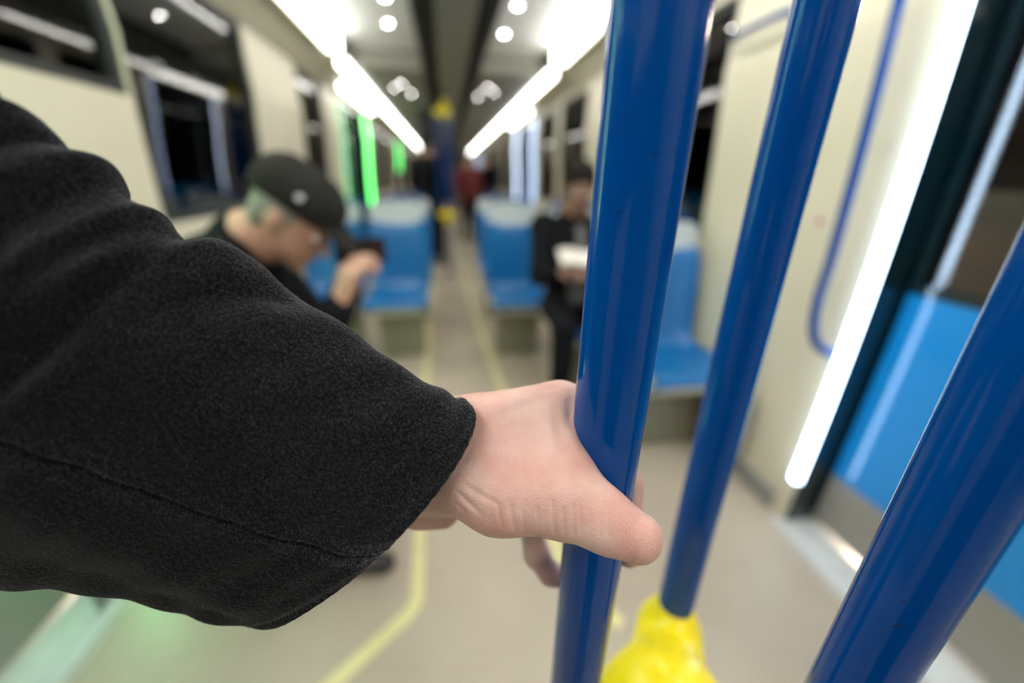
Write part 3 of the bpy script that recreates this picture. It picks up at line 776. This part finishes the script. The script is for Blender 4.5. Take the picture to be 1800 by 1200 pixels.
# --- standing people far down the car
def stander(x, y, f, label, jacket, hgt=1.0, arms=.0):
    J = dict(head=(0, .02, 1.60), neck=(0, 0, 1.45), chest=(0, 0, 1.25), pelvis=(0, 0, .95), shL=(.19, 0, 1.40), shR=(-.19, 0, 1.40), elL=(.25, .03, 1.12), elR=(-.25, .03, 1.12),
             wrL=(.23, -.08, .90), wrR=(-.23, -.08, .90), hipL=(.09, 0, .90), hipR=(-.09, 0, .90), knL=(.10, -.02, .49), knR=(-.10, -.02, .49), anL=(.11, 0, .08), anR=(-.11, 0, .08), toeL=(.13, -.2, .03), toeR=(-.13, -.2, .03))
    a = f; ca, sa = math.cos(a), math.sin(a)
    J = {k: (x+(v[0]*ca-v[1]*sa)*hgt, y+(v[0]*sa+v[1]*ca)*hgt, v[2]*hgt) for k, v in J.items()}
    fd = (sa, -ca, -.1)
    r, jj, B = figure((x, y, 0), label, J, fd, (0, 0, 1), 'skin2', jacket, 'trousers', None, .012,
                      {q: ((0, 0, -1), (-ca if q == 'L' else ca, -sa if q == 'L' else sa, 0), fd, .25) for q in 'LR'})
    c = jj['head']
    V, F = sdf_mesh([('e', c+B[:, 2]*.038-B[:, 1]*.018, (.084, .098, .090), B, .01), ('e', c-B[:, 2]*.03-B[:, 1]*.055, (.07, .045, .06), B, .02), ('x', c-B[:, 2]*.06+B[:, 1]*.085, (.075, .07, .105), B, .01)], .008, .01)
    link('hair', V, F, 'hair_dark', r, True); eyes(c, B, r)
    return r
stander(.43, 8.4, .3, 'standing person in a red coat far down the aisle', 'red_cloth', .97)
stander(-.235, 6.25, 2.6, 'standing person in black clothes left of the aisle behind the distant poles', 'jacket', 1.03)
stander(.86, 9.6, -.4, 'standing person in dark clothes behind the one in red', 'jacket', 1.0)
# ================================================================ THE PHOTOGRAPHER'S ARM AND HAND
def P(u, v, z): return at(u, v, z)
me_ = empty('person', tuple(P(-100, 700, .16)), 'left hand gripping the blue pole, arm in a black wool coat sleeve', 'person')
hp = []
def cap_(a, b, ra, rb, k=.008): hp.append(('c', np.array(a, float), np.array(b, float), ra, rb, k))
W1 = P(802, 772, .2135); W2 = P(775, 835, .236); EL = P(250, 640, .19)
cap_(P(560, 800, .222), W1, .024, .0192, .02); cap_(P(540, 850, .236), W2, .024, .018, .02)
# metacarpals
mc2 = P(985, 722, .222)
cap_(W1, mc2, .0195, .0125, .014); cap_(P(860, 745, .212), P(950, 722, .219), .0125, .0115, .014)
mc3 = P(962, 765, .250); cap_((W1+W2)/2, mc3, .018, .0135, .016)
mc4 = P(945, 830, .268); cap_((W1+3*W2)/4, mc4, .018, .013, .016)
mc5 = P(925, 885, .285); cap_(W2, mc5, .018, .0115, .016)
cap_(P(735, 898, .243), P(778, 897, .250), .0108, .0108, .006)      # heel of the palm
# thenar and thumb
TH0 = P(806, 832, .2125); THM = P(985, 880, .1915); THI = P(1065, 917, .184); TIP = P(1119, 944, .1805)
cap_(TH0, P(880, 857, .202), .0178, .0195, .016); cap_(P(880, 857, .202), THM, .0195, .0155, .014)
cap_(THM, THI, .0155, .0125, .008); cap_(THI, TIP, .0128, .0112, .006)
# web of skin between thumb and index finger
cap_(P(955, 790, .207), P(992, 850, .194), .0125, .011, .014); cap_(P(985, 745, .213), P(985, 800, .201), .0105, .0105, .012)
cap_(P(1003, 842, .1935), P(1040, 885, .187), .009, .0085, .012)
cap_(P(988, 706, .222), P(1012, 712, .228), .0108, .010, .008)
# fingers around the back of the pole
px_, py_ = PA
def finger(m, pts, r0, r1, k=.004):
    prev = np.array(m); n_ = len(pts)
    for i, (ang, rad, z) in enumerate(pts):
        a = math.radians(ang); q = np.array([px_+rad*math.cos(a), py_+rad*math.sin(a), z])
        cap_(prev, q, r0+(r1-r0)*i/n_, r0+(r1-r0)*(i+1)/n_, k if i else .008); prev = q
    return prev
finger(mc2, [(82, .034, 1.126), (52, .0295, 1.110), (44, .0268, 1.096)], .0100, .0078)
finger(mc3, [(80, .037, 1.096), (34, .030, 1.080), (20, .0262, 1.068)], .0100, .0080)
finger(mc4, [(80, .036, 1.066), (32, .029, 1.048), (8, .0262, 1.036)], .0095, .0078)
finger(mc5, [(134, .0380, 1.016), (122, .0310, .998), (95, .0262, .990)], .0085, .0070)
V, F = sdf_mesh(hp, .00085, .008)
# creases and tendons: gaussian furrows along short polylines
def furrow(V, a, b, depth, wdt, dirn):
    a = np.array(a); b = np.array(b); ab = b-a; t = np.clip(((V-a) @ ab)/(ab @ ab), 0, 1)
    d = np.linalg.norm(V-a-t[:, None]*ab, axis=1); fade = np.sin(PI*np.clip(t, .04, .96))**.5
    return V - (depth*np.exp(-(d/wdt)**2)*fade)[:, None]*dirn
view = nz(RM @ np.array([0, 0, -1.]))      # towards where the hand faces
def surf(u, v):        # nearest skin point seen at (u,v)
    c = (V-CAM) @ RM; U_ = 900+FPX*c[:, 0]/c[:, 2]; V_ = 600+FPX*c[:, 1]/c[:, 2]
    m = (abs(U_-u) < 5) & (abs(V_-v) < 5)
    if not m.any(): return None
    i = np.where(m)[0][np.argmin(c[m, 2])]; return V[i]
cre = []
for (u0, v0, u1, v1, dp, w_) in ((872, 895, 880, 930, .0006, .0011), (892, 880, 902, 938, .0009, .0013), (915, 900, 922, 942, .0006, .001), (940, 892, 944, 942, .0006, .001), (968, 880, 972, 940, .0009, .0013), (985, 890, 988, 942, .0006, .001), (1003, 885, 1004, 942, .0006, .001), (1020, 880, 1018, 942, .0005, .001),
                     (800, 870, 840, 905, .0007, .0014), (815, 850, 870, 890, .0005, .0014), (790, 885, 815, 905, .0006, .0012), (1128, 905, 1120, 930, .0003, .0011),
                     (978, 720, 990, 790, .0011, .0035), (930, 760, 985, 800, .0008, .005), (940, 700, 860, 735, .0006, .004), (1008, 690, 1006, 760, .0009, .003),
                     (1060, 880, 1052, 935, .0004, .0012), (1072, 885, 1064, 940, .0004, .0012)):
    a, b = surf(u0, v0), surf(u1, v1)
    if a is not None and b is not None: cre.append((a, b, dp, w_))
for a, b, dp, w_ in cre: V = furrow(V, a, b, dp*2.2, w_, view)
hb = link('body', V, F, 'skin', me_, True)
# finger nail of the thumb
# ---- sleeve: rings from the cuff back to the upper arm, each ring = far-side/near-side/top/bottom points
RINGS = [  # top(u,v,z) bottom(u,v,z) near(u,v,z)
    ((806, 702, .205), (440, 1094, .216), (700, 943, .176)),
    ((783, 694, .205), (404, 1094, .214), (660, 922, .175)),
    ((720, 664, .205), (318, 1080, .209), (580, 876, .172)),
    ((622, 602, .203), (205, 1053, .200), (455, 800, .167)),
    ((502, 532, .202), (70, 1037, .193), (320, 715, .159)),
    ((382, 470, .194), (-60, 1034, .186), (190, 650, .150)),
    ((296, 455, .187), (-190, 1034, .180), (70, 590, .143)),
    ((250, 425, .182), (-300, 1025, .175), (-20, 540, .138)),
    ((190, 375, .176), (-400, 1000, .170), (-110, 480, .132)),
    ((115, 325, .168), (-480, 960, .164), (-200, 420, .126)),
    ((40, 280, .160), (-560, 900, .158), (-290, 360, .120)),
    ((-20, 205, .152), (-620, 820, .152), (-370, 290, .114)),
    ((-100, 100, .146), (-690, 740, .148), (-450, 210, .108)),
]
CC = []; AA = []; BB = []
for T, Bt, Nn in RINGS:
    T = P(*T); Bt = P(*Bt); Nn = P(*Nn); c = (T+Bt)/2; CC.append(c); AA.append((T-Bt)/2); BB.append(Nn-c)
def interp(A, s):
    A = np.array(A); n = len(A)-1; x = np.clip(s, 0, 1)*n; i = np.minimum(x.astype(int), n-1); u = (x-i)[:, None]
    g = lambda k: A[np.clip(k, 0, n)]
    p0 = np.where((i == 0)[:, None], 2*g(i)-g(i+1), g(i-1)); p3 = np.where((i+2 > n)[:, None], 2*g(i+1)-g(i), g(i+2)); p1, p2 = g(i), g(i+1)
    return .5*(2*p1+(p2-p0)*u+(2*p0-5*p1+4*p2-p3)*u*u+(3*p1-p0-3*p2+p3)*u**3)
NS = 300
sv = np.concatenate([np.linspace(0, .03, 16)[:-1], np.linspace(.03, 1, NS-15)])
# angle 0 = top, 90 deg = near side, 180 = bottom, 270 = far side.  finer around the seam
SEAM = math.radians(97)
th = np.sort(np.concatenate([np.linspace(0, 2*PI, 260, endpoint=False), SEAM+np.linspace(-.09, .09, 50)]))
NT = len(th)
C_ = interp(CC, sv); A_ = interp(AA, sv); B_ = interp(BB, sv)
ss, tt = np.meshgrid(sv, th, indexing='ij')
tw = math.radians(17)*np.clip(ss/.30, 0, 1)**.8; tt = tt+tw
def seam_at(s): return SEAM + .10*np.sin(s*5)*0
base = C_[:, None]+A_[:, None]*np.cos(tt)[..., None]+B_[:, None]*np.sin(tt)[..., None]
dS = np.gradient(base, axis=0); dT = np.roll(base, -1, 1)-np.roll(base, 1, 1)
Nrm = np.cross(dT, dS); Nrm /= np.linalg.norm(Nrm, axis=2, keepdims=True)+1e-12
outw = base-C_[:, None]
if (Nrm*outw).sum() < 0: Nrm = -Nrm
def ridge(s0, t0, s1, t1, w, amp):
    a = np.array([s0, t0]); b = np.array([s1, t1]); sc2 = np.array([.55, .09]) # metres per unit
    q = np.stack([ss, tt], -1)*sc2; a = a*sc2; b = b*sc2; ab = b-a; t = np.clip(((q-a) @ ab)/(ab @ ab), 0, 1)
    d = np.linalg.norm(q-a-t[..., None]*ab, axis=2)
    return amp*np.exp(-(d/w)**2)
R_ = math.radians
disp = np.zeros_like(ss)
disp += ridge(.50, R_(0), .60, R_(75), .013, .0032) + ridge(.44, R_(5), .50, R_(100), .012, -.0038)
disp += ridge(.62, R_(0), .72, R_(80), .014, .0022) + ridge(.57, R_(0), .66, R_(80), .012, -.0026)
disp += ridge(.76, R_(0), .86, R_(90), .016, .002) + ridge(.70, R_(5), .80, R_(90), .013, -.003)
disp += ridge(.38, R_(20), .62, R_(110), .014, .0040) + ridge(.34, R_(40), .55, R_(120), .012, -.003)
disp += ridge(.12, R_(140), .42, R_(128), .014, .0030) + ridge(.15, R_(160), .45, R_(150), .015, -.003)
disp += ridge(.02, R_(50), .25, R_(70), .020, .002)
disp += .0008*np.sin(ss*37+tt*3.1)*np.sin(tt*5-ss*11)+.0006*np.sin(ss*83-tt*7)
g = (tt-tw-SEAM)*.085
disp += np.where(g < 0, .0009, -.0003) * np.exp(-(g/.006)**2) - .0016*np.exp(-(g/.0010)**2)
# rough raw hem: tiny waviness
base = base + Nrm*disp[..., None]
edge = nz(CC[0]-CC[1])
base[0] += edge*(.00012*np.sin(th*61)+.0001*np.sin(th*143+1))[:, None]
# round the hem over and return inside
TH = .0026
rows = []
for i, a in enumerate((90, 60, 30, 0)):
    pass
inner = base - Nrm*TH
hem = base[0]-Nrm[0]*TH/2+edge*TH*.45
rows = [hem] + [base[i] for i in range(len(sv))]
lin = [base[i]-Nrm[i]*TH for i in (0, 6, 14, 24, 36, 50)]
allr = [l for l in lin[::-1]] + rows
Vs = np.concatenate(allr); NR = len(allr)
I, K = np.meshgrid(np.arange(NR-1), np.arange(NT), indexing='ij'); K2 = (K+1) % NT
Fs = np.stack([I*NT+K, I*NT+K2, (I+1)*NT+K2, (I+1)*NT+K], -1).reshape(-1, 4)
capi = len(Vs); Vs = np.vstack([Vs, C_[-1:]])
fl = Fs.tolist() + [[(NR-1)*NT+k, (NR-1)*NT+(k+1) % NT, capi] for k in range(NT)]
slv = link('coat_sleeve', Vs, fl, 'wool', me_, True)
# wool fibres standing off the cloth: uncountable nap
NF = 42000
wI = rng.random(NF); ii = (wI**1.15*(len(sv)-60)).astype(int); kk = rng.integers(0, NT, NF)
keep = (th[kk] > R_(-25)) & ((th[kk] < R_(200)) | (th[kk] > R_(345))); ii = ii[keep]; kk = kk[keep]
jx = rng.random(len(ii))[:, None]; jy = rng.random(len(ii))[:, None]
p0 = base[ii, kk]*(1-jx)+base[ii+1, kk]*jx; p0 = p0*(1-jy)+(base[ii, (kk+1) % NT]*(1-jx)+base[ii+1, (kk+1) % NT]*jx)*jy
nn = Nrm[ii, kk]; L = (.0004+.0012*rng.random(len(ii))**3)[:, None]
dr = nn*.42+rng.normal(0, .6, (len(ii), 3)); dr /= np.linalg.norm(dr, axis=1, keepdims=True)
dr += nn*(.12+np.maximum(0, -(dr*nn).sum(1, keepdims=True))*1.3)
sd = np.cross(dr, rng.normal(0, 1, (len(ii), 3))); sd /= np.linalg.norm(sd, axis=1, keepdims=True); sd *= .000030
q1 = p0+dr*L*.5; q2 = p0+dr*L+rng.normal(0, .15, (len(ii), 3))*L
fv = np.stack([p0-nn*.0002-sd, p0-nn*.0002+sd, q1+sd, q1-sd, q2], 1).reshape(-1, 3)
n_ = len(ii); b5 = np.arange(n_)*5
ff = [[b, b+1, b+2, b+3] for b in b5.tolist()] + [[b+3, b+2, b+4] for b in b5.tolist()]
fz = link('wool_nap', fv, ff, 'fuzz', slv); fz['kind'] = 'stuff'

# the rest of the person, standing behind the viewpoint
sh = C_[-1]
V2, F2 = sdf_mesh([('c', (-.10, -.40, .62), (-.10, -.38, 1.22), .20, .175, .05), ('c', (-.28, -.36, 1.36), (.10, -.36, 1.36), .085, .085, .06), ('c', (-.09, -.36, 1.40), (-.09, -.35, 1.47), .085, .07, .04),
                   ('c', (-.28, -.36, 1.34), tuple(sh), .088, .072, .04), ('c', (.10, -.36, 1.34), (.22, -.34, 1.05), .08, .062, .04), ('c', (.22, -.34, 1.05), (.10, -.17, 1.12), .062, .052, .03)], .010, .03)
link('coat', V2, F2, 'wool', me_, True)
hp2, HB = head_prims((-.09, -.33, 1.60), (.2, 1, -.2), (0, 0, 1))
V2, F2 = sdf_mesh(hp2+[('c', (-.09, -.35, 1.42), (-.09, -.34, 1.53), .055, .052, .02)], .006, .01); link('head', V2, F2, 'skin2', me_, True)
V2, F2 = sdf_mesh([('e', np.array((-.09, -.33, 1.60))+HB[:, 2]*.038-HB[:, 1]*.018, (.084, .098, .090), HB, .01)], .008, .01); link('hair', V2, F2, 'hair_dark', me_, True)
V2, F2 = sdf_mesh([('c', (-.10-.09*q, -.40, .62), (-.10-.10*q, -.38, .08), .10, .055, .03) for q in (-1, 1)], .010, .03); link('trousers', V2, F2, 'trousers', me_, True)
for q in (-1, 1):
    V2, F2 = sdf_mesh([('c', (-.10-.10*q, -.41, .045), (-.10-.11*q, -.20, .036), .042, .034, .03)], .006, .01); V2[:, 2] = np.maximum(V2[:, 2], .001); link('shoe', V2, F2, 'shoe', me_, True)

# ================================================================ LIGHT, WORLD, CAMERA
w = bpy.data.worlds.new('night'); sc.world = w; w.use_nodes = True
w.node_tree.nodes['Background'].inputs[0].default_value = (.02, .022, .03, 1); w.node_tree.nodes['Background'].inputs[1].default_value = .4
cam = bpy.data.cameras.new('camera'); co = bpy.data.objects.new('camera', cam); col.objects.link(co); sc.camera = co
cam.sensor_width = 36; cam.lens = FPX*36/1800; cam.clip_start = .01; cam.clip_end = 100
m3 = Matrix([[RM[r][0], -RM[r][1], -RM[r][2]] for r in range(3)]).to_4x4(); m3.translation = Vector(CAM); co.matrix_world = m3
cam.dof.use_dof = True; cam.dof.focus_distance = .188; cam.dof.aperture_fstop = 1.86
sc.view_settings.view_transform = 'Standard'; sc.view_settings.look = 'None'; sc.view_settings.gamma = 1; sc.view_settings.exposure = 0.2
sc.cycles.use_denoising = True
sc.cycles.max_bounces = 8; sc.cycles.sample_clamp_indirect = 6
